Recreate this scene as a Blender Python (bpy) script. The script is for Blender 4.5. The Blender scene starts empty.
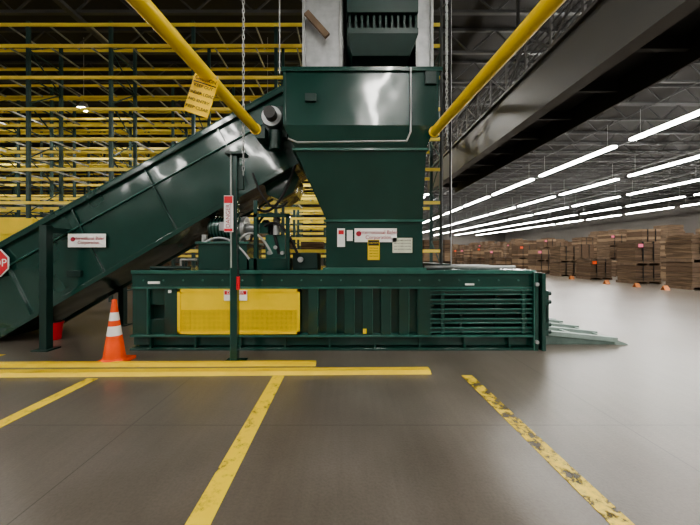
import bpy, math, random
from mathutils import Vector, Matrix
random.seed(4)
F=300.0; D=5.0; EYE=1.6     # focal length (px of 700), distance camera->baler front, eye height
CEIL=10.6
# ------------------------------------------------------------------ materials
def new_mat(name):
    m=bpy.data.materials.new(name); m.use_nodes=True
    nt=m.node_tree; b=nt.nodes['Principled BSDF']; return m,nt,b
def paint(name,col,rough=0.4,metal=0.0,var=0.25,scale=3.0,coat=0.0,bump=0.0,stretch=(1,1,1)):
    m,nt,b=new_mat(name)
    tc=nt.nodes.new('ShaderNodeTexCoord'); mp=nt.nodes.new('ShaderNodeMapping'); mp.inputs['Scale'].default_value=stretch
    n=nt.nodes.new('ShaderNodeTexNoise'); n.inputs['Scale'].default_value=scale; n.inputs['Detail'].default_value=6
    r=nt.nodes.new('ShaderNodeValToRGB')
    r.color_ramp.elements[0].position=0.25; r.color_ramp.elements[1].position=0.75
    lo=[c*(1-var) for c in col]; hi=[min(1,c*(1+var)) for c in col]
    r.color_ramp.elements[0].color=(*lo,1); r.color_ramp.elements[1].color=(*hi,1)
    nt.links.new(tc.outputs['Object'],mp.inputs['Vector']); nt.links.new(mp.outputs[0],n.inputs['Vector'])
    nt.links.new(n.outputs['Fac'],r.inputs['Fac']); nt.links.new(r.outputs['Color'],b.inputs['Base Color'])
    mr=nt.nodes.new('ShaderNodeMapRange'); mr.inputs['To Min'].default_value=max(0.03,rough-0.06); mr.inputs['To Max'].default_value=min(1,rough+0.08)
    nt.links.new(n.outputs['Fac'],mr.inputs['Value']); nt.links.new(mr.outputs[0],b.inputs['Roughness'])
    b.inputs['Metallic'].default_value=metal
    b.inputs['Coat Weight'].default_value=coat; b.inputs['Coat Roughness'].default_value=0.08
    if bump:
        n2=nt.nodes.new('ShaderNodeTexNoise'); n2.inputs['Scale'].default_value=1.1; n2.inputs['Detail'].default_value=1.5
        nt.links.new(mp.outputs[0],n2.inputs['Vector'])
        bp=nt.nodes.new('ShaderNodeBump'); bp.inputs['Strength'].default_value=bump; bp.inputs['Distance'].default_value=0.08
        nt.links.new(n2.outputs['Fac'],bp.inputs['Height']); nt.links.new(bp.outputs[0],b.inputs['Normal']); nt.links.new(bp.outputs[0],b.inputs['Coat Normal'])
    return m
def baler_paint():
    m=paint('baler_green_paint',(0.010,0.048,0.037),0.22,0,0.14,1.6,0.8,0.6)
    nt=m.node_tree; b=nt.nodes['Principled BSDF']; src=b.inputs['Base Color'].links[0].from_socket
    tc=nt.nodes.new('ShaderNodeTexCoord'); n=nt.nodes.new('ShaderNodeTexNoise'); n.inputs['Scale'].default_value=14; n.inputs['Detail'].default_value=10; n.inputs['Roughness'].default_value=0.75
    r=nt.nodes.new('ShaderNodeValToRGB'); r.color_ramp.elements[0].position=0.66; r.color_ramp.elements[0].color=(0,0,0,1); r.color_ramp.elements[1].position=0.74; r.color_ramp.elements[1].color=(.55,.55,.55,1)
    mx=nt.nodes.new('ShaderNodeMix'); mx.data_type='RGBA'; mx.inputs[7].default_value=(0.09,0.12,0.11,1)
    nt.links.new(tc.outputs['Object'],n.inputs['Vector']); nt.links.new(n.outputs['Fac'],r.inputs[0]); nt.links.new(r.outputs[0],mx.inputs[0]); nt.links.new(src,mx.inputs[6]); nt.links.new(mx.outputs[2],b.inputs['Base Color'])
    return m
GREEN=baler_paint()
GREEN_L=paint('light_green_and_edge_highlight',(0.032,0.12,0.095),0.3,0,0.3,4,0.2)  # lighter green for some parts; thin edge strips are painted highlights
GREEN_D=paint('dark_green_steel',(0.007,0.030,0.024),0.4,0,0.2,3)
RACKG=paint('rack_green_paint',(0.022,0.06,0.056),0.5,0,0.2,2)
YEL=paint('safety_yellow_paint',(0.80,0.57,0.035),0.4,0,0.08,3)
RYEL=paint('rack_beam_yellow',(0.93,0.71,0.14),0.5,0,0.15,1)
BLACK=paint('black_rubber_and_recess_shade',(0.01,0.01,0.011),0.6)
STEEL=paint('galvanised_steel',(0.42,0.43,0.43),0.42,0.6,0.2,6)
DSTEEL=paint('dark_structural_steel',(0.045,0.044,0.043),0.5,0.2,0.15,2)
BRIDGE=paint('bridge_grey_paint',(0.075,0.072,0.068),0.45,0,0.10,0.8)
JOIST=paint('joist_grey_paint',(0.075,0.076,0.077),0.5,0.1,0.15,1)
GREY=paint('conduit_grey',(0.4,0.41,0.4),0.4,0.5)
WHITE=paint('white_sign_face',(0.8,0.8,0.78),0.5,0,0.04)
RED=paint('red_sign_paint',(0.62,0.02,0.03),0.4,0,0.1)
MAROON=paint('sign_text_red',(0.35,0.02,0.04),0.5,0,0.05)
INK=paint('sign_text_black',(0.015,0.015,0.015),0.6,0,0.05)
ORANGE=paint('cone_orange',(0.85,0.10,0.02),0.5,0,0.12,5)
TAG=paint('tent_sign_orange',(0.55,0.20,0.06),0.6,0,0.12,5)
CARD2=paint('cardboard_light',(0.235,0.162,0.10),0.85,0,0.25,4,0,0,(1,1,12))
CARD3=paint('cardboard_dark',(0.10,0.063,0.038),0.85,0,0.3,4,0,0,(1,1,12))
PINK=paint('pink_tag',(0.75,0.15,0.25),0.6,0,0.05)
WOOD=paint('pallet_wood',(0.14,0.095,0.06),0.8,0,0.3,5)
DECK=paint('ceiling_deck',(0.026,0.025,0.024),0.7,0,0.15,0.6)
WALLM=paint('warehouse_wall_paint',(0.13,0.12,0.11),0.8,0,0.12,0.3)
def card():
    m,nt,b=new_mat('stacked_cardboard')
    tc=nt.nodes.new('ShaderNodeTexCoord'); mp=nt.nodes.new('ShaderNodeMapping'); mp.inputs['Scale'].default_value=(0.6,0.6,22)
    n=nt.nodes.new('ShaderNodeTexNoise'); n.inputs['Scale'].default_value=1.6; n.inputs['Detail'].default_value=4
    r=nt.nodes.new('ShaderNodeValToRGB'); r.color_ramp.elements[0].position=0.35; r.color_ramp.elements[0].color=(0.045,0.029,0.018,1)
    r.color_ramp.elements[1].position=0.62; r.color_ramp.elements[1].color=(0.185,0.124,0.076,1)
    nt.links.new(tc.outputs['Object'],mp.inputs[0]); nt.links.new(mp.outputs[0],n.inputs['Vector']); nt.links.new(n.outputs['Fac'],r.inputs[0]); nt.links.new(r.outputs[0],b.inputs['Base Color'])
    b.inputs['Roughness'].default_value=0.9
    bp=nt.nodes.new('ShaderNodeBump'); bp.inputs['Distance'].default_value=0.03; nt.links.new(n.outputs['Fac'],bp.inputs['Height']); nt.links.new(bp.outputs[0],b.inputs['Normal'])
    return m
CARD=card()
def lampmat(name,s):
    m,nt,b=new_mat(name); b.inputs['Base Color'].default_value=(0.9,0.9,0.9,1)
    b.inputs['Emission Color'].default_value=(1.0,0.975,0.92,1); b.inputs['Emission Strength'].default_value=s; return m
LAMP=lampmat('fluorescent_tube',56.0)
BAY_FILL=lampmat('high_bay_and_fill_lens',520.0)  # strong glow, shared with the added lamps that brighten the racks
# concrete floor
def floor_mat():
    m,nt,b=new_mat('polished_concrete'); L=nt.links.new; N=nt.nodes.new
    tc=N('ShaderNodeTexCoord')
    n1=N('ShaderNodeTexNoise'); n1.inputs['Scale'].default_value=0.32; n1.inputs['Detail'].default_value=4
    n2=N('ShaderNodeTexNoise'); n2.inputs['Scale'].default_value=1.2; n2.inputs['Detail'].default_value=8; n2.inputs['Roughness'].default_value=0.58
    n3=N('ShaderNodeTexNoise'); n3.inputs['Scale'].default_value=55; n3.inputs['Detail'].default_value=4
    for n in (n1,n2,n3): L(tc.outputs['Object'],n.inputs['Vector'])
    def ramp(src,p0,c0,p1,c1):
        r=N('ShaderNodeValToRGB'); r.color_ramp.elements[0].position=p0; r.color_ramp.elements[0].color=(*c0,1)
        r.color_ramp.elements[1].position=p1; r.color_ramp.elements[1].color=(*c1,1); L(src,r.inputs[0]); return r.outputs[0]
    def mul(a,c,f=1):
        mx=N('ShaderNodeMix'); mx.data_type='RGBA'; mx.blend_type='MULTIPLY'; mx.inputs[0].default_value=f; L(a,mx.inputs[6]); L(c,mx.inputs[7]); return mx.outputs[2]
    c=ramp(n1.outputs['Fac'],0.3,(0.160,0.134,0.108),0.7,(0.196,0.176,0.152))
    c=mul(c,ramp(n2.outputs['Fac'],0.1,(0.55,0.54,0.52),0.9,(1.0,1.0,1.0)))
    c=mul(c,ramp(n3.outputs['Fac'],0.3,(0.78,0.78,0.78),0.6,(1.0,1.0,1.0)),0.7)
    # fine scuffs stretched along the driving direction
    mp=N('ShaderNodeMapping'); mp.inputs['Scale'].default_value=(9,0.7,1); mp.inputs['Rotation'].default_value=(0,0,.35); L(tc.outputs['Object'],mp.inputs[0])
    n5=N('ShaderNodeTexNoise'); n5.inputs['Scale'].default_value=1.6; n5.inputs['Detail'].default_value=8; L(mp.outputs[0],n5.inputs['Vector'])
    c=mul(c,ramp(n5.outputs['Fac'],0.25,(0.88,0.87,0.86),0.7,(1.0,1.0,1.0)))
    sp=N('ShaderNodeSeparateXYZ'); L(tc.outputs['Object'],sp.inputs[0])
    def joint(sock,period,off,w):
        a=N('ShaderNodeMath'); a.operation='ADD'; a.inputs[1].default_value=off+500*period; L(sock,a.inputs[0])
        md=N('ShaderNodeMath'); md.operation='MODULO'; md.inputs[1].default_value=period; L(a.outputs[0],md.inputs[0])
        lt=N('ShaderNodeMath'); lt.operation='LESS_THAN'; lt.inputs[1].default_value=w; L(md.outputs[0],lt.inputs[0]); return lt
    j1=joint(sp.outputs[0],4.6,2.0,0.010); j2=joint(sp.outputs[1],4.6,2.2,0.010)
    mm=N('ShaderNodeMath'); mm.operation='MAXIMUM'; L(j1.outputs[0],mm.inputs[0]); L(j2.outputs[0],mm.inputs[1])
    mx3=N('ShaderNodeMix'); mx3.data_type='RGBA'; L(mm.outputs[0],mx3.inputs[0]); L(c,mx3.inputs[6]); mx3.inputs[7].default_value=(0.07,0.06,0.05,1)
    L(mx3.outputs[2],b.inputs['Base Color'])
    mr=N('ShaderNodeMapRange'); mr.inputs['From Min'].default_value=0.1; mr.inputs['From Max'].default_value=0.9
    mr.inputs['To Min'].default_value=0.27; mr.inputs['To Max'].default_value=0.35; L(n2.outputs['Fac'],mr.inputs['Value']); L(mr.outputs[0],b.inputs['Roughness'])
    bp=N('ShaderNodeBump'); bp.inputs['Strength'].default_value=0.12; bp.inputs['Distance'].default_value=0.01
    L(n3.outputs['Fac'],bp.inputs['Height']); L(bp.outputs[0],b.inputs['Normal'])
    return m
FLOORM=floor_mat()
def worn(name,col,thr):
    m,nt,b=new_mat(name); L=nt.links.new; N=nt.nodes.new
    tc=N('ShaderNodeTexCoord'); n=N('ShaderNodeTexNoise'); n.inputs['Scale'].default_value=7; n.inputs['Detail'].default_value=10; n.inputs['Roughness'].default_value=0.75
    L(tc.outputs['Object'],n.inputs['Vector'])
    r=N('ShaderNodeValToRGB'); r.color_ramp.elements[0].position=thr; r.color_ramp.elements[0].color=(0,0,0,1); r.color_ramp.elements[1].position=thr+0.03; r.color_ramp.elements[1].color=(1,1,1,1)
    L(n.outputs['Fac'],r.inputs[0]); L(r.outputs[0],b.inputs['Alpha'])
    r2=N('ShaderNodeValToRGB'); r2.color_ramp.elements[0].position=thr; r2.color_ramp.elements[0].color=(col[0]*0.6,col[1]*0.6,col[2]*0.9,1)
    r2.color_ramp.elements[1].position=thr+0.12; r2.color_ramp.elements[1].color=(*col,1); L(n.outputs['Fac'],r2.inputs[0]); L(r2.outputs[0],b.inputs['Base Color'])
    b.inputs['Roughness'].default_value=0.5
    return m
PAINTLINE=worn('worn_yellow_floor_paint',(0.82,0.60,0.05),0.37)
PAINTLINE2=worn('very_worn_yellow_floor_paint',(0.82,0.60,0.06),0.45)

# ------------------------------------------------------------------ mesh builder
class MB:
    def __init__(s): s.v=[];s.f=[];s.m=[];s.mats=[];s.sm=[]
    def mi(s,m):
        if m not in s.mats: s.mats.append(m)
        return s.mats.index(m)
    def add(s,vs,fs,m,smooth=False):
        o=len(s.v); s.v+= [tuple(v) for v in vs]; k=s.mi(m)
        for f in fs: s.f.append([o+i for i in f]); s.m.append(k); s.sm.append(smooth)
    def hexa(s,b,t,m):
        s.add(list(b)+list(t),[(3,2,1,0),(4,5,6,7),(0,1,5,4),(1,2,6,5),(2,3,7,6),(3,0,4,7)],m)
    def box(s,x0,x1,y0,y1,z0,z1,m):
        s.hexa([(x0,y0,z0),(x1,y0,z0),(x1,y1,z0),(x0,y1,z0)],[(x0,y0,z1),(x1,y0,z1),(x1,y1,z1),(x0,y1,z1)],m)
    def frust(s,a,za,b,zb,m):   # a,b=(x0,x1,y0,y1)
        s.hexa([(a[0],a[2],za),(a[1],a[2],za),(a[1],a[3],za),(a[0],a[3],za)],[(b[0],b[2],zb),(b[1],b[2],zb),(b[1],b[3],zb),(b[0],b[3],zb)],m)
    def beam(s,p0,p1,w,h,m,up=(0,0,1)):
        p0=Vector(p0);p1=Vector(p1);d=(p1-p0).normalized();u=Vector(up)
        if abs(d.dot(u))>0.98: u=Vector((0,1,0))
        a=d.cross(u).normalized();c=a.cross(d).normalized(); a*=w/2;c*=h/2
        s.hexa([p0-a-c,p0+a-c,p1+a-c,p1-a-c],[p0-a+c,p0+a+c,p1+a+c,p1-a+c],m)
    def cyl(s,p0,p1,r0,m,r1=None,n=20):
        if r1 is None:r1=r0
        p0=Vector(p0);p1=Vector(p1);d=(p1-p0).normalized();u=Vector((0,0,1)) if abs(d.z)<0.9 else Vector((1,0,0))
        a=d.cross(u).normalized();c=a.cross(d)
        vs=[];
        for p,r in((p0,r0),(p1,r1)):
            for i in range(n):
                t=2*math.pi*i/n; vs.append(p+a*math.cos(t)*r+c*math.sin(t)*r)
        s.add(vs,[(i,(i+1)%n,n+(i+1)%n,n+i) for i in range(n)],m,True)
        s.add(vs,[tuple(range(n))[::-1],tuple(range(n,2*n))],m)
    def tube(s,pts,r,m,n=10):
        for a,b in zip(pts[:-1],pts[1:]): s.cyl(a,b,r,m,n=n)
        for p in pts[1:-1]: s.ball(p,r,m)
    def ball(s,c,r,m,n=10):
        vs=[];fs=[]
        k=n//2
        for j in range(k+1):
            for i in range(n):
                ph=math.pi*j/k;t=2*math.pi*i/n
                vs.append((c[0]+r*math.sin(ph)*math.cos(t),c[1]+r*math.sin(ph)*math.sin(t),c[2]+r*math.cos(ph)))
        for j in range(k):
            for i in range(n): fs.append((j*n+i,(j+1)*n+i,(j+1)*n+(i+1)%n,j*n+(i+1)%n))
        s.add(vs,fs,m,True)
    def prism(s,pts,y0,y1,m):
        n=len(pts); vs=[(x,y0,z) for x,z in pts]+[(x,y1,z) for x,z in pts]
        s.add(vs,[tuple(range(n)),tuple(range(n,2*n))[::-1]]+[((i+1)%n,i,n+i,n+(i+1)%n) for i in range(n)],m)
    def build(s,name,parent=None,bevel=0.0):
        me=bpy.data.meshes.new(name); me.from_pydata(s.v,[],s.f)
        for m in s.mats: me.materials.append(m)
        me.polygons.foreach_set('material_index',s.m); me.polygons.foreach_set('use_smooth',s.sm); me.update()
        o=bpy.data.objects.new(name,me); bpy.context.collection.objects.link(o)
        if parent: o.parent=parent
        if bevel:
            b=o.modifiers.new('bevel','BEVEL'); b.width=bevel; b.segments=2; b.limit_method='ANGLE'
        return o
def empty(name):
    e=bpy.data.objects.new(name,None); bpy.context.collection.objects.link(e); e.empty_display_size=0.2; return e
def text(s,name,x,y,z,size,mat,parent,rot=(math.pi/2,0,0),align='CENTER',sx=1):
    c=bpy.data.curves.new(name,'FONT'); c.body=s; c.size=size; c.align_x=align; c.align_y='CENTER'; c.extrude=0.001
    t=bpy.data.objects.new(name+'_tmp',c); bpy.context.collection.objects.link(t)
    bpy.context.view_layer.update()
    me=bpy.data.meshes.new_from_object(t.evaluated_get(bpy.context.evaluated_depsgraph_get()))
    bpy.data.objects.remove(t)
    me.materials.clear(); me.materials.append(mat)
    o=bpy.data.objects.new(name,me); o.location=(x,y,z); o.rotation_euler=rot; o.scale=(sx,1,1)
    bpy.context.collection.objects.link(o); o.parent=parent; return o

# ------------------------------------------------------------------ building shell
XL,XR,YB,YF=-34,56,100,-20
mb=MB(); mb.box(XL,XR,YF,YB,-0.2,0,FLOORM); mb.build('floor')
mb=MB(); mb.box(XL,XR,YF,YB,CEIL,CEIL+0.2,DECK); mb.build('ceiling')
mb=MB()
for i in range(0,int((YB-YF)/2.0)):       # steel joists spanning left-right
    y=YF+1+i*2.0
    zt=CEIL-0.06; zb=CEIL-0.95
    mb.beam((XL+.1,y,zt),(XR-.1,y,zt),0.1,0.1,JOIST); mb.beam((XL+.1,y,zb),(XR-.1,y,zb),0.12,0.10,JOIST)
    if y<70:
        x=XL+1;k=0
        while x<XR-2:
            mb.beam((x,y,zt if k%2 else zb),(x+1.0,y,zb if k%2 else zt),0.05,0.05,JOIST); x+=1.0;k+=1
for gx in (-24,-9,6.5,13,20,27,34,48):          # girders running front-back
    mb.beam((gx,YF+.1,CEIL-1.05),(gx,YB-.1,CEIL-1.05),0.2,0.12,JOIST)
for gx in(9.7,16.5,23.5,30.5):
    mb.beam((gx,YF+.1,CEIL-1.0),(gx,YB-.1,CEIL-1.0),0.05,0.05,JOIST)
mb.build('roof_joists')
for n,a in (('wall_back',(XL,XR,YB,YB+.2)),('wall_front',(XL,XR,YF-.2,YF)),('wall_left',(XL-.2,XL,YF,YB)),('wall_right',(XR,XR+.2,YF,YB))):
    mb=MB(); mb.box(*a,0,CEIL,WALLM); mb.build(n)
# fluorescent strips
LZ=8.0
for gx in (-27.7,-20.4,-13.1,-5.8,1.5,8.8,16.1,23.4,30.7,38.0,45.3):
    mb=MB(); y=-18.5
    per=7.85
    while y<(-3 if gx<2 else 92):
        mb.box(gx-.12,gx+.12,y,y+6.8,LZ+.06,LZ+.13,WHITE)
        mb.box(gx-.16,gx+.16,y+.02,y+6.78,LZ-.03,LZ+.06,LAMP)
        for yy in(y+.5,y+6.3): mb.cyl((gx,yy,LZ+.12),(gx,yy,CEIL-1.1),0.012,STEEL,n=5)
        y+=per
    mb.build('fluorescent_light_row')
for hx,hy,hz in((-10.8,7.4,7.6),(-17,7.4,7.6),(-3.2,7.4,6.2),(1.0,7.4,7.6),(-3.6,11,8.0),(-12,15.6,8.0),(-20,11,8.0),(-6,15.6,7.5),(0,11,8)):  # first lamp is real; the others are added to brighten the racks
    mb=MB(); mb.cyl((hx,hy,hz+.25),(hx,hy,hz),0.10,STEEL,0.22,n=24); mb.cyl((hx,hy,hz),(hx,hy,hz-.05),0.18,BAY_FILL,0.13,n=24); mb.cyl((hx,hy,hz+.25),(hx,hy,CEIL-.05),0.012,STEEL,n=6)
    mb.build('high_bay_and_fill_lamp')

# ------------------------------------------------------------------ baler
baler=empty('horizontal_baler')
x0,x1=-3.57,3.30
m=MB()
m.box(x0+.03,x1-.2,0.16,1.85,0.05,1.24,GREEN_D)
m.box(x0,x1-.12,0.0,1.95,1.27,1.33,GREEN)            # top plate
m.box(x0,x1-.12,0.03,0.16,1.05,1.27,GREEN)            # upper channel
m.box(x0,x1-.12,0.0,0.16,1.02,1.05,GREEN_L)
m.box(x0,x1-.12,-0.005,0.0,1.27,1.33,GREEN_L)
m.box(x0,x1-.12,0.07,0.16,0.06,0.24,GREEN)            # bottom beam
m.box(x0,x1-.12,-0.03,0.2,0.22,0.25,GREEN_L)
m.box(x0,x1-.12,-0.03,0.2,0.0,0.04,GREEN)
for i in range(9): m.box(x0+.3+i*.75,x0+.34+i*.75,0.0,0.07,0.04,0.22,GREEN)
for i in range(20): m.cyl((x0+.2+i*.33,0.03,1.16),(x0+.2+i*.33,0.01,1.16),0.015,GREEN_L,n=8)
m.build('body_frame',baler,0.006)
m=MB()
m.box(x0,x0+.28,0.04,0.2,0.25,1.02,GREEN)
m.box(x0+.28,x0+.55,0.06,0.2,0.25,0.50,GREEN); m.box(x0+.28,x0+.55,0.06,0.2,0.74,1.02,GREEN)
m.box(x0+.55,x0+.79,0.02,0.2,0.25,1.02,GREEN)
m.box(x0+.26,x0+.29,0.0,0.06,0.25,1.02,GREEN_L)
m.box(-0.75,1.42,0.13,0.2,0.25,1.02,GREEN)
for i in range(7):
    xx=-0.62+i*0.305
    m.box(xx,xx+0.17,0.02,0.13,0.25,1.02,GREEN); m.box(xx+.162,xx+0.172,0.015,0.13,0.25,1.02,GREEN_L)
m.box(1.22,1.44,0.0,0.12,0.25,1.02,GREEN)
m.build('side_ribs',baler,0.008)
m=MB()
for i,zc in enumerate((0.955,0.80,0.64,0.48,0.33)):   # tension bars
    m.beam((1.42,0.08,zc-0.005),(3.12,0.08,zc),0.10,0.085,GREEN)
    m.beam((1.42,0.02,zc+.035),(3.12,0.02,zc+.04),0.05,0.022,GREEN_L)  # lighter strips paint highlights along the bar edges
    m.beam((1.42,0.02,zc-.035),(3.12,0.02,zc-.03),0.05,0.014,GREEN_L)
for xx in(1.46,1.95,2.55,3.05): m.box(xx,xx+.05,0.10,0.18,0.25,1.02,GREEN)
for xx in(1.60,2.95): m.box(xx,xx+.06,0.0,0.1,0.27,1.0,GREEN)
m.build('tension_bars',baler,0.004)
m=MB()
m.box(3.12,3.20,-0.04,2.0,0.0,1.30,GREEN); m.box(3.25,3.31,-0.06,2.0,0.0,1.28,GREEN); m.box(3.2,3.25,0.05,1.9,0.05,1.2,GREEN_D)
m.box(3.12,3.135,-0.045,-0.04,0,1.3,GREEN_L)
for zz in(0.94,0.80,0.42,0.30):
    m.cyl((3.28,0.03,zz),(3.44,0.03,zz),0.035,GREEN_D); m.box(3.31,3.36,-.05,.1,zz-.05,zz+.05,GREEN)
m.box(3.36,3.40,0.0,0.08,0.34,0.9,GREEN_D)
for zz in (1.1,0.15): m.cyl((3.16,-0.04,zz),(3.16,-0.08,zz),0.03,STEEL)
m.build('door_frame',baler,0.005)
# yellow guard
m=MB()
gx0,gx1,gz0,gz1=-2.78,-0.75,0.27,1.02
m.box(gx0,gx1,-.03,.0,gz1-.05,gz1,YEL); m.box(gx0,gx1,-.03,.0,gz0,gz0+.05,YEL)
m.box(gx0,gx0+.05,-.03,.0,gz0,gz1,YEL); m.box(gx1-.05,gx1,-.03,.0,gz0,gz1,YEL)
m.box(gx0+.05,gx1-.05,-.015,-.005,gz1-.34,gz1-.05,YEL); m.box(gx0+.05,gx1-.05,-.024,-.015,gz1-.36,gz1-.33,YEL)
n=92
for i in range(n):
    xx=gx0+.05+(gx1-gx0-.1)*i/n; m.box(xx,xx+.011,-.012,-.006,gz0+.05,gz1-.34,YEL)
for i in range(17):
    zz=gz0+.05+0.36*i/17; m.box(gx0+.05,gx1-.05,-.014,-.008,zz,zz+.010,YEL)
for sx in(-2.6,-1.75,-.9): m.box(sx-.02,sx+.02,0,.05,gz0+.02,gz1-.02,GREEN_D)
m.build('yellow_mesh_guard',baler)
m=MB(); m.box(-2.00,-1.62,-0.045,-0.03,0.83,1.0,WHITE); m.box(-1.99,-1.63,-0.048,-0.045,0.93,0.99,RED); m.build('danger_label',baler)
text('DANGER','danger_label_text',-1.81,-0.05,0.96,0.07,WHITE,baler)
m=MB(); m.box(-2.95,-2.9,0.0,0.02,0.95,1.0,WHITE); m.box(2.0,2.15,-0.01,0.0,1.08,1.11,WHITE); m.box(0.3,0.36,0.0,0.02,0.27,0.35,YEL); m.box(-3.3,-3.1,0.02,.03,1.1,1.14,WHITE); m.build('small_labels',baler)

# hopper
m=MB()
bx=(-0.32,1.31,0.06,1.75)
m.frust(bx,1.33,bx,2.16,GREEN)
m.box(bx[0]-.05,bx[1]+.05,0.0,1.8,1.33,1.37,GREEN_L); m.box(bx[0]-.03,bx[1]+.03,0.03,1.78,2.14,2.18,GREEN)
m.box(bx[0]-.035,bx[1]+.035,0.025,0.03,2.14,2.18,GREEN_L)
m.frust((-0.32,1.31,0.06,1.75),2.18,(-0.80,1.30,-0.2,1.8),3.26,GREEN)
m.box(-0.84,1.33,-0.23,1.85,3.25,3.29,GREEN_L)
m.frust((-0.80,1.30,-0.2,1.8),3.29,(-0.97,1.42,-0.3,1.9),3.62,GREEN)
m.frust((-0.97,1.42,-0.3,1.9),3.62,(-0.97,1.49,-0.3,1.9),4.50,GREEN)
m.box(-1.0,1.52,-0.33,1.93,4.46,4.52,GREEN)
m.box(-1.0,1.52,-0.335,-.33,4.455,4.465,GREEN_L)
m.box(-0.97,-0.93,-0.32,-0.3,3.62,4.46,GREEN); m.box(1.42,1.46,-0.32,-0.3,3.62,4.46,GREEN)
m.build('hopper',baler,0.008)
m=MB()
m.tube([(1.02,-.34,4.5),(1.02,-.34,3.5),(0.96,-.33,3.36),(-0.75,-.27,3.36),(-0.9,-.27,3.42)],0.014,GREY)
m.box(1.25,1.42,-0.34,-0.3,4.25,4.45,GREEN_D)
m.box(-0.62,-0.45,-0.34,-0.3,3.98,4.1,GREEN_D)
m.build('hopper_conduit',baler)
m=MB()
m.box(0.16,0.87,0.035,0.05,1.80,2.03,WHITE); m.box(-0.13,0.0,0.04,0.05,1.72,2.03,WHITE); m.box(0.03,0.13,0.035,0.05,1.82,2.0,WHITE)
m.box(0.38,0.58,0.03,0.045,1.50,1.84,YEL); m.box(0.80,1.13,0.035,0.05,1.62,1.87,paint('cream_label',(0.6,0.62,0.5),0.5))
m.box(0.39,0.57,0.025,0.03,1.74,1.83,INK); m.box(-0.11,-0.02,.036,.04,1.93,2.0,RED)
m.build('hopper_signs',baler)
text('International Baler\nCorporation','sign_text',0.56,0.03,1.92,0.085,MAROON,baler)
octs=MB(); octs.cyl((0.23,.034,1.94),(0.23,.03,1.94),0.045,MAROON,n=16); octs.build('sign_logo_disc',baler)
text('CAUTION','caution_text',0.48,0.022,1.785,0.036,YEL,baler)
for i in range(4): text('read manual','manual_text',0.48,0.028,1.70-i*.045,0.03,INK,baler)
for i in range(4): text('lock out before servicing','notice_text',0.965,0.03,1.83-i*.05,0.028,INK,baler)

# hydraulic power unit on top of the baler
m=MB()
m.box(-2.62,-1.75,0.35,1.3,1.33,1.80,GREEN)
m.box(-2.66,-1.71,0.31,1.34,1.78,1.82,GREEN_L)
m.box(-1.70,-1.02,0.30,1.3,1.33,1.52,GREEN)
m.cyl((-2.45,0.62,2.08),(-1.9,0.62,2.08),0.20,GREEN_L,n=24); m.cyl((-1.9,0.62,2.08),(-1.83,0.62,2.08),0.22,STEEL,n=24)
for i in range(9): m.cyl((-2.43+i*.06,0.62,2.08),(-2.41+i*.06,0.62,2.08),0.215,GREEN,n=24)
m.cyl((-2.5,0.62,2.08),(-2.45,0.62,2.08),0.17,GREEN_D,n=24)
m.box(-2.27,-2.1,0.40,0.46,2.02,2.18,STEEL)
m.cyl((-1.83,0.62,2.08),(-1.55,0.62,2.08),0.09,STEEL); m.box(-1.58,-1.42,0.52,.72,1.98,2.18,GREEN_L)
m.box(-2.4,-1.95,0.45,0.8,1.82,1.90,GREEN_D)
m.box(-1.46,-1.1,0.5,0.9,1.52,1.95,GREEN_L); 
for i in range(3): m.cyl((-1.38+i*.12,.5,1.62+.1*(i%2)),(-1.38+i*.12,.42,1.62+.1*(i%2)),0.035,STEEL,n=14)
m.cyl((-1.25,.48,1.95),(-1.25,.48,2.28),0.06,STEEL,n=16); m.cyl((-1.38,.6,1.95),(-1.38,.6,2.2),0.05,BLACK,n=16)
m.box(-1.05,-0.98,.3,.4,1.33,2.3,GREEN); m.box(-1.62,-1.55,.3,.4,1.33,2.55,GREEN)
m.box(-1.62,-.98,.3,.36,2.25,2.32,GREEN)
m.cyl((-2.0,0.36,2.25),(-2.0,0.30,2.25),0.09,STEEL); m.cyl((-2.0,0.30,2.25),(-2.0,0.29,2.25),0.07,WHITE)
m.cyl((-2.55,.45,1.82),(-2.55,.45,1.95),0.05,STEEL,n=16)
m.box(-0.95,-0.5,0.45,1.2,1.33,1.62,GREEN_D); m.cyl((-.8,.42,1.5),(-.8,.36,1.5),.05,STEEL,n=14)
m.build('hydraulic_power_unit',baler,0.006)
m=MB()
def arc(p,q,sag,n=10):
    p=Vector(p);q=Vector(q);return [p.lerp(q,i/n)+Vector((0,0,sag*4*(i/n)*(1-i/n))) for i in range(n+1)]
m.tube(arc((-1.6,0.6,2.05),(-1.2,.45,1.6),.35),0.028,BLACK); m.tube(arc((-1.75,0.5,1.8),(-1.15,.35,2.2),.3),0.022,BLACK)
m.tube(arc((-1.9,0.33,1.82),(-1.3,.33,1.6),.25),0.022,GREY); m.tube(arc((-1.45,0.4,2.1),(-.85,.38,1.6),.25),0.025,BLACK)
m.tube(arc((-2.5,0.4,1.82),(-1.7,.35,1.5),.2),0.02,STEEL); m.tube(arc((-1.55,0.4,2.4),(-.9,.4,3.2),-.3),0.025,BLACK)
m.tube(arc((-1.6,0.2,3.0),(-1.0,.2,2.5),-.3),0.018,BLACK)
m.tube([(-2.62,.3,1.5),(-2.9,.3,1.5),(-2.9,.3,1.36)],0.02,GREY)
m.build('hydraulic_hoses',baler)
m=MB(); m.tube([(-3.4,0.25,1.36),(-2.7,0.25,1.36)],0.03,GREEN_D); m.tube([(1.4,0.3,1.37),(3.0,0.3,1.37)],0.03,GREY)
m.box(1.6,1.9,0.4,1.5,1.33,1.42,GREEN_D); m.box(2.2,2.9,0.6,1.4,1.33,1.38,GREEN_D); m.build('top_pipework',baler)

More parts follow.
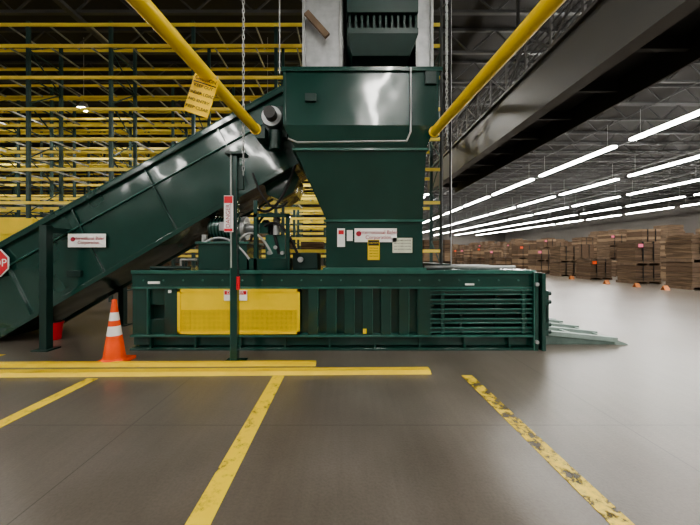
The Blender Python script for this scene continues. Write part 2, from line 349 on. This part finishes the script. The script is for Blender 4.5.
# ------------------------------------------------------------------ conveyor
conv=empty('incline_conveyor')
m=MB()
cy0,cy1=0.38,1.55
T=lambda x:4.56+(x+1.07)*0.556
B=lambda x:3.22+(x+0.85)*0.588
m.prism([(-0.98,T(-0.98)),(-9.0,T(-9.0)),(-9.4,0.05),(-6.3,0.05),(-0.83,B(-0.83)),(-0.9,3.5),(-0.975,3.7)],cy0,cy1,GREEN)
m.build('conveyor_trough',conv)
m=MB()
for yy in(cy0-.03,cy1+.03):
    m.beam((-1.02,yy,T(-1.02)),(-9.0,yy,T(-9.0)),0.07,0.09,GREEN)
    m.beam((-1.02,yy-.01 if yy<1 else yy,T(-1.02)+.05),(-9.0,yy-.01 if yy<1 else yy,T(-9.0)+.05),0.07,0.012,GREEN_L)
    m.beam((-1.0,yy,B(-1.0)+.03),(-6.2,yy,B(-6.2)+.03),0.07,0.08,GREEN)
    m.beam((-1.02,yy+.01,T(-1.02)-.42),(-8.0,yy+.01,T(-8.0)-.42),0.03,0.02,GREEN_L)
for xx in(-2.3,-3.6,-4.9,-6.2):
    m.beam((xx,cy0-.02,T(xx)),(xx+.62,cy0-.02,B(xx+.62)),0.04,0.03,GREEN)
m.build('conveyor_rails',conv,0.004)
m=MB()   # drive at head
m.cyl((-1.25,0.34,3.95),(-1.25,0.10,3.95),0.17,STEEL,n=24); m.cyl((-1.25,0.10,3.95),(-1.25,-0.05,3.95),0.10,DSTEEL,n=24)
m.box(-1.45,-1.02,0.28,0.4,3.65,4.2,GREEN_D); m.box(-1.5,-1.35,.05,.35,3.55,3.75,GREEN_D)
m.cyl((-1.2,0.2,3.72),(-1.2,0.2,3.4),0.11,GREEN_D,n=20)
m.prism([(-1.75,3.35),(-1.1,3.45),(-0.85,3.0),(-0.95,2.75),(-1.2,2.6),(-1.45,2.7),(-1.5,3.0)],0.55,1.4,GREEN)
m.build('head_drive',conv,0.004)
m=MB()
for xx in(-5.0,):
    for yy in(0.02,1.75):
        m.box(xx-.06,xx+.06,yy-.06,yy+.06,0.0,2.08,GREEN_D); m.box(xx-.14,xx+.14,yy-.12,yy+.12,0,0.02,GREEN_D)
    m.box(xx-.05,xx+.05,0.05,0.4,1.95,2.05,GREEN_D)
m.box(-4.95,-4.7,0.33,0.38,1.2,1.3,GREEN_D)
m.build('conveyor_legs',conv,0.004)
m=MB(); m.box(-4.92,-4.25,0.325,0.335,1.72,1.96,WHITE); m.cyl((-4.83,.324,1.86),(-4.83,.32,1.86),0.04,MAROON,n=16); m.build('conveyor_sign',conv)
text('International Baler\nCorporation','conveyor_sign_text',-4.55,0.32,1.84,0.075,MAROON,conv)
m=MB()
def octo(cx,cz,r,y0,y1,mat): m.prism([(cx+r*math.cos(math.pi/8+i*math.pi/4),cz+r*math.sin(math.pi/8+i*math.pi/4)) for i in range(8)],y0,y1,mat)
octo(-6.20,1.44,0.265,0.31,0.325,WHITE); octo(-6.20,1.44,0.245,0.30,0.31,RED); m.build('stop_sign',conv)
text('STOP','stop_sign_text',-6.20,0.295,1.44,0.19,WHITE,conv)

# ------------------------------------------------------------------ free posts, pipes
post=empty('sign_post'); m=MB()
m.box(-1.68,-1.58,-0.61,-0.51,0,3.05,GREEN); m.box(-1.78,-1.48,-0.70,-0.42,0,0.015,GREEN); m.box(-1.74,-1.46,-0.66,-0.46,3.05,3.09,GREEN_D)
m.box(-1.685,-1.675,-0.612,-.60,0,3.05,GREEN_L)
m.tube([(-1.66,-.63,3.05),(-1.66,-.63,1.4)],0.012,GREY)
m.box(-1.58,-1.5,-.58,-.53,2.55,2.9,GREEN_D)
m.build('post',post,0.003)
m=MB(); m.box(-1.76,-1.63,-0.64,-0.625,1.92,2.45,WHITE); m.box(-1.755,-1.635,-0.645,-0.64,2.34,2.44,RED); m.box(-1.755,-1.635,-0.645,-0.64,1.93,1.97,RED); m.build('danger_sign',post)
text('DANGER','danger_sign_text',-1.695,-0.65,2.15,0.085,MAROON,post,rot=(math.pi/2,-math.pi/2,0))
m=MB(); m.cyl((-1.56,-.62,1.27),(-1.56,-.62,1.08),0.025,RED,n=16); m.cyl((-1.56,-.62,1.27),(-1.56,-.62,1.33),0.015,BLACK,n=10); m.tube(arc((-1.56,-.62,1.33),(-1.62,-.6,3.0),-.2),0.008,BLACK); m.build('pendant_control',post)
# overhead yellow pipes
def pipe(xa,xb,zb,name):
    mm=MB(); ys=-13.5; mm.cyl((xa,ys,3.54),(xb,-0.45,zb),0.070,YEL,n=24)
    e=Vector((xb,-.45,zb)); mm.cyl(e,e+Vector((0,.02,0)),0.085,YEL,n=24)
    mm.beam((xb,-.43,zb),(xb,-0.34,zb),0.08,0.08,GREEN_D)
    for yy in(-4.6,-9):
        t=(yy-ys)/(-.45-ys); xx=xa+(xb-xa)*t
        mm.cyl((xx,yy,3.6),(xx,yy,CEIL-.05),0.01,STEEL,n=6)
    mm.build(name)
pipe(-2.45,-1.36,3.50,'overhead_yellow_pipe'); pipe(2.35,1.36,3.46,'overhead_yellow_pipe')
# hanging sign on the left pipe
SIGNY=paint('sign_yellow',(0.85,0.55,0.02),0.6,0,0.04)
hs=empty('hanging_caution_sign'); m=MB()
m.box(-.135,.135,-.008,.008,-.21,.21,SIGNY)
m.box(-.125,.125,-.012,-.008,.12,.13,INK)
for q in(-.1,.1): m.cyl((q,0,.21),(q,0,.25),0.006,STEEL,n=6)
m.build('sign_board',hs)
for i in range(5): text(['CAUTION','KEEP OUT','UNDER LOAD','NO ENTRY','KEEP CLEAR'][i],'hanging_sign_text',0,-.014,.165-i*.078,0.052 if i==0 else .046,INK,hs)
hs.location=(-1.53,-1.80,3.29); hs.rotation_euler=(0,math.radians(18),0)

# chains
def chain(name,x,y,z0,z1):
    mm=MB(); z=z0;k=0
    while z<z1:
        R=0.022;r=0.0065;h=0.018; vs=[];fs=[];n=10;q=4
        for i in range(n):
            t=2*math.pi*i/n
            cx=R*0.7*math.cos(t); cz=(R*math.sin(t))+ (h if math.sin(t)>0 else -h)
            for j in range(q):
                p=2*math.pi*j/q
                a=cx+r*math.cos(p)*math.cos(t); c=cz+r*math.cos(p)*math.sin(t); b=r*math.sin(p)
                vs.append((x+(a if k%2 else b),y+(b if k%2 else a),z+c))
        for i in range(n):
            for j in range(q): fs.append((i*q+j,((i+1)%n)*q+j,((i+1)%n)*q+(j+1)%q,i*q+(j+1)%q))
        mm.add(vs,fs,STEEL,True); z+=0.062;k+=1
    mm.build(name)
chain('hanging_chain',-1.44,-0.75,2.75,CEIL-.1); chain('hanging_chain',1.56,-0.4,3.3,CEIL-.1); chain('hanging_chain',1.66,-0.1,3.7,CEIL-.1)
for cx_,cy_,cz_,r_,mt in((-1.09,0.0,4.6,.012,STEEL),(1.86,.3,1.9,.016,BLACK),(1.98,.6,1.35,.012,STEEL),(1.75,.45,1.35,.022,DSTEEL)):
    m=MB(); m.cyl((cx_,cy_,cz_),(cx_,cy_,CEIL-.1),r_,mt,n=8); m.build('hanging_cable')

# overhead discharge duct above hopper
duct=empty('overhead_discharge_chute'); m=MB(); zt=CEIL-1.2
m.box(-0.72,-0.03,0.25,1.7,4.52,zt,STEEL); m.box(1.24,1.52,0.25,1.7,4.52,zt,STEEL); m.box(-0.03,1.24,0.9,1.7,4.52,zt,STEEL)
for xx in(-0.74,-0.1,1.22,1.48): m.box(xx,xx+.05,0.18,0.25,4.52,zt,GREY)
for xx in(-0.6,1.4): m.cyl((xx,1,zt),(xx,1,CEIL-.05),.03,STEEL,n=8)
m.build('duct_shell',duct,0.005)
m=MB()
m.box(0.03,1.2,-0.1,0.88,5.55,zt,GREEN_D); m.frust((0.12,1.08,0.0,.88),4.90,(0.03,1.2,-0.1,.88),5.2,GREEN_D); m.box(0.03,1.2,-0.1,0.88,5.2,5.3,GREEN_D)
for i in range(12): m.box(0.06+i*.1,0.10+i*.1,-.05,.0,5.3,5.55,GREEN_D)
m.box(0.03,1.2,0.1,.88,5.3,5.55,BLACK)  # black block paints the shade in the recess behind the grille
m.build('inner_chute',duct,0.005)
m=MB(); m.beam((-0.66,0.12,5.72),(-0.3,0.12,5.32),0.05,0.10,WOOD); m.build('timber_brace',duct)

# overhead conveyor bridge on the right
br=empty('overhead_conveyor_bridge'); m=MB()
X=4.0; ya,yb=-16,9.5
m.box(X,X+.05,ya,yb,4.53,5.55,BRIDGE); m.box(X-.1,X+.16,ya,yb,4.50,4.55,BRIDGE); m.box(X-.08,X+.12,ya,yb,5.52,5.58,BRIDGE)
m.box(X+1.3,X+1.36,ya,yb,4.53,5.55,DSTEEL); m.box(X+.05,X+1.3,ya,yb,5.0,5.06,DSTEEL)
y=ya
while y<yb:
    m.box(X+.05,X+1.3,y,y+.08,4.75,4.95,DSTEEL); y+=1.2
y=ya+1
while y<yb:
    m.box(X+.6,X+.66,y,y+.06,5.0,CEIL-1.0,DSTEEL); y+=6
m.build('bridge_girder',br)
m=MB(); y=ya;k=0
while y<yb-.6:
    m.box(X-.02,X+.03,y,y+.05,5.55,6.45,BRIDGE)
    m.beam((X,y,5.6 if k%2 else 6.35),(X,y+.8,6.35 if k%2 else 5.6),0.03,0.03,BRIDGE)
    y+=.8;k+=1
for z in(5.75,5.9,6.05,6.2): m.box(X-.01,X+.01,ya,yb,z,z+.02,DSTEEL)
m.box(X-.03,X+.04,ya,yb,6.4,6.46,BRIDGE)
m.build('bridge_railing',br)

# ------------------------------------------------------------------ racks
def rack(yf,xa,xb,levels,depth=1.15,loads=()):
    e=MB(); n=int((xb-xa)/2.75); 
    for i in range(n+1):
        x=xb-i*2.75
        for yy in (yf,yf+depth): e.box(x-.05,x+.05,yy-.04,yy+.04,0,9.35,RACKG)
        z=.3;k=0
        while z<9.0:
            e.beam((x,yf,z),(x,yf+depth,z+.0),.035,.04,RACKG); e.beam((x,yf,z if k%2 else z+.9),(x,yf+depth,z+.9 if k%2 else z),.03,.03,RACKG); z+=.9;k+=1
    xl=xb-n*2.75
    for z in levels:
        for yy in(yf-.05,yf+depth+.05): e.box(xl,xb,yy-.025,yy+.025,z-.05,z+.05,RYEL)
        for i in range(n*2): e.box(xb-i*1.375-.7,xb-i*1.375-.66,yf,yf+depth,z-.02,z+.03,GREY)
    for i in range(n):
        for z in loads:
            if random.random()<.75:
                xx=xb-i*2.75
                for q in(0,1):
                    w=random.uniform(.9,1.15);h=random.uniform(.5,1.1); e.box(xx-.15-w-q*1.3,xx-.15-q*1.3,yf+.05,yf+depth-.05,z,z+h,CARD)
    e.build('pallet_rack')
lv=(1.5,2.3,3.2,4.1,5.0,5.9,6.8,7.7,8.6,9.2)
rack(5.0,-22,3.2,(1.7,3.3,4.4,5.4,6.4,7.45,8.5,9.2),loads=(0.0,))
rack(8.6,-26,3.2,lv,loads=(0.0,1.56))
rack(12.5,-30,4.3,lv,loads=(0.0,1.56))
rack(18,-32,4.8,lv,loads=(0.0,1.56))
rack(25,-32,4.8,lv,loads=(0.0,1.56))

# yellow panel guard far left behind conveyor
m=MB(); m.box(-13.2,-8.75,3.4,3.5,1.75,2.6,YEL); m.box(-13.2,-8.75,3.35,3.4,2.15,2.2,YEL)
for xx in(-13,-11,-8.9): m.box(xx,xx+.1,3.5,3.6,0,2.6,YEL)
m.build('yellow_guard_barrier')

# ------------------------------------------------------------------ cardboard stacks
def stack(x,y,w,d,hs,tag=None,seed=0):
    e=MB(); r=random.Random(seed); z=0
    base=r.choice((CARD,CARD,CARD3))
    for h in hs:
        for k in(0,.5,1): e.box(x+k*(w-.1),x+k*(w-.1)+.1,y,y+d,z,z+.11,WOOD)
        e.box(x,x+w,y,y+d,z+.11,z+.14,WOOD); z+=.14
        zz=z;top=z+h
        while zz<top-.01:
            t=min(r.uniform(.12,.28),top-zz); a=r.uniform(-.02,.02);b=r.uniform(-.03,.03)
            e.box(x+.03+a,x+w-.03+a,y+.03+b,y+d-.03+b,zz,zz+t-.012,base if r.random()<.7 else (CARD2 if r.random()<.5 else CARD3)); zz+=t
        for q in(.3,.7): e.box(x+w*q,x+w*q+.02,y-.015,y+d+.01,z,top+.005,BLACK)
        z=top
    if tag: e.box(x+.15,x+.40,y-.03,y-.02,z-.30,z-.12,tag)
    e.build('cardboard_stack')
y=8.3;i=0
while y<44:
    s=random.Random(i); h1=s.uniform(.8,1.15); h2=s.uniform(.75,1.2)
    stack(15.4+s.uniform(-.15,.15),y,1.4,1.15,(h1,h2) if i not in(2,6) else (h1,),[None,PINK,ORANGE][i%3],i)
    y+=2.7;i+=1
for j,(xx,yy0,st) in enumerate(((18.8,9.3,3.4),(22.6,9.5,2.8),(26.5,11,2.8))):
    y=yy0
    while y<52:
        s=random.Random(i+7); stack(xx+s.uniform(-.2,.2),y,1.5,1.3,(s.uniform(.9,1.1),s.uniform(.9,1.1),s.uniform(.5,1.1)) if (s.random()<.5 and j>=1) else ((1.0,1.1) if s.random()<.7 else (1.0,)),[None,PINK,None][i%3],i); y+=st;i+=1
m=MB(); r=random.Random(9)
for xx in(8.5,12.0,31,35,40,45,50):
    y=46 if xx<20 else 16
    while y<92:
        h=r.choice((2.6,3.2,3.8,4.4) if xx>20 else (2.2,2.5)); cc=r.choice((CARD,CARD3,CARD2)); m.box(xx,xx+1.6,y,y+1.4,0.12,h/2,cc); m.box(xx+.05,xx+1.5,y,y+1.4,h/2+.12,h,CARD if r.random()<.7 else CARD3)
        m.box(xx,xx+1.6,y,y+1.4,0,.12,WOOD); m.box(xx,xx+1.6,y,y+1.4,h/2,h/2+.12,WOOD); y+=2.6
m.build('distant_cardboard_stacks')
for k,(xx,yy) in enumerate(((3.7,9.2),(5.7,15.5),(6.2,20.5),(5.5,28),(7.8,24),(7.8,29.5),(9.8,33),(11,37),(11,41),(8,37))): stack(xx,yy,1.4,1.2,(1.0,1.0) if k%2==0 else (1.0,.8),None,50+k)
# small floor tent signs in front of the stack row
for x,y in((14.5,14.2),(13.95,11.0),(14.1,9.5),(14.2,8.3)):
    m=MB(); m.hexa([(x-.12,y-.10,0),(x+.12,y-.10,0),(x+.12,y-.08,0),(x-.12,y-.08,0)],[(x-.10,y-.01,.20),(x+.10,y-.01,.20),(x+.10,y,.20),(x-.10,y,.20)],TAG)
    m.hexa([(x-.12,y+.08,0),(x+.12,y+.08,0),(x+.12,y+.10,0),(x-.12,y+.10,0)],[(x-.10,y,.20),(x+.10,y,.20),(x+.10,y+.01,.20),(x-.10,y+.01,.20)],TAG)
    m.build('floor_tent_sign')

# ------------------------------------------------------------------ bale exit tray (slopes down away from the baler)
m=MB()
TG=paint('worn_tray_steel',(0.13,0.18,0.16),0.5,0.2,0.3,5)
TGL=paint('tray_rail_steel',(0.26,0.33,0.30),0.5,0.2,0.2,5)
m.hexa([(3.46,.3,0),(4.75,.3,0),(4.75,1.9,0),(3.46,1.9,0)],[(3.46,.3,.20),(4.75,.3,.06),(4.75,1.9,.06),(3.46,1.9,.20)],TG)
for yy in(0.32,0.75,1.2,1.65,1.86): m.beam((3.46,yy,.22),(4.8,yy,.085),0.09,0.08,TGL)
for xx,zz in((3.49,.215),(4.1,.15),(4.72,.085)): m.box(xx-.03,xx+.03,0.3,1.9,zz-.03,zz+.02,TGL)
m.hexa([(4.75,.28,0),(4.98,.28,0),(4.98,1.9,0),(4.75,1.9,0)],[(4.75,.28,.10),(4.98,.28,.015),(4.98,1.9,.015),(4.75,1.9,.10)],TGL)
m.build('bale_exit_tray',None,0.004)

# ------------------------------------------------------------------ traffic cone
m=MB(); cx,cyy=-3.42,-0.55
m.box(cx-.19,cx+.19,cyy-.19,cyy+.19,0,0.04,ORANGE)
def R(z): return 0.145-(z-.04)/(0.9-.04)*0.115
for a,b,mt in((.04,.40,ORANGE),(.40,.54,WHITE),(.54,.62,ORANGE),(.62,.74,WHITE),(.74,.90,ORANGE)):
    m.cyl((cx,cyy,a),(cx,cyy,b),R(a),mt,R(b),n=28)
m.cyl((cx,cyy,.04),(cx,cyy,.07),0.165,ORANGE,.15,n=28); m.cyl((cx,cyy,.9),(cx,cyy,.93),.035,ORANGE,.025,n=20)
m.build('traffic_cone')
# small red bin under the conveyor, behind the leg
m=MB(); bxn,byn=-5.46,0.62
m.cyl((bxn,byn,0.0),(bxn,byn,0.30),0.11,RED,0.14,n=24); m.cyl((bxn,byn,0.30),(bxn,byn,0.33),0.15,RED,n=24); m.cyl((bxn,byn,.33),(bxn,byn,.335),.12,BLACK,n=20)
m.build('red_bucket')

# ------------------------------------------------------------------ floor marking
def strip(name,p,q,w,mat,h=0.004,z=0.0):
    m=MB(); m.beam((p[0],p[1],z+h/2),(q[0],q[1],z+h/2),w,h,mat); return m.build(name)
strip('floor_line_paint',(-0.87,-1.0),(-0.87,-5.5),0.15,PAINTLINE)
strip('floor_line_paint',(1.60,-1.05),(1.68,-5.5),0.14,PAINTLINE2)
strip('floor_line_paint',(-3.24,-1.15),(-3.24,-5.5),0.14,PAINTLINE)
strip('floor_line_paint',(-9.0,0.1),(-5.4,-0.3),0.14,PAINTLINE)
m=MB()
m.hexa([(-9,-1.20,0),(1.15,-1.01,0),(1.15,-.86,0),(-9,-1.03,0)],[(-9,-1.18,.05),(1.14,-.99,.05),(1.14,-.88,.05),(-9,-1.05,.05)],YEL)
m.build('yellow_floor_curb')
m=MB()
m.hexa([(-9,-.83,0),(-.42,-.72,0),(-.42,-.62,0),(-9,-.72,0)],[(-9,-.82,.05),(-.42,-.71,.05),(-.42,-.63,.05),(-9,-.73,.05)],YEL)
m.build('yellow_floor_curb')

# ------------------------------------------------------------------ world + camera
w=bpy.data.worlds.new('world'); bpy.context.scene.world=w; w.use_nodes=True
w.node_tree.nodes['Background'].inputs[0].default_value=(0.5,0.52,0.55,1); w.node_tree.nodes['Background'].inputs[1].default_value=0.15
try: bpy.context.scene.view_settings.look='AgX - Medium High Contrast'
except Exception as ex: print(ex)
c=bpy.data.cameras.new('camera'); co=bpy.data.objects.new('camera',c); bpy.context.collection.objects.link(co)
co.location=(0,-D,EYE); co.rotation_euler=(math.pi/2,0,0)
c.sensor_width=36; c.lens=F/700*36; c.shift_x=5/700; c.shift_y=-8.5/700; c.clip_start=0.05; c.clip_end=400
bpy.context.scene.camera=co
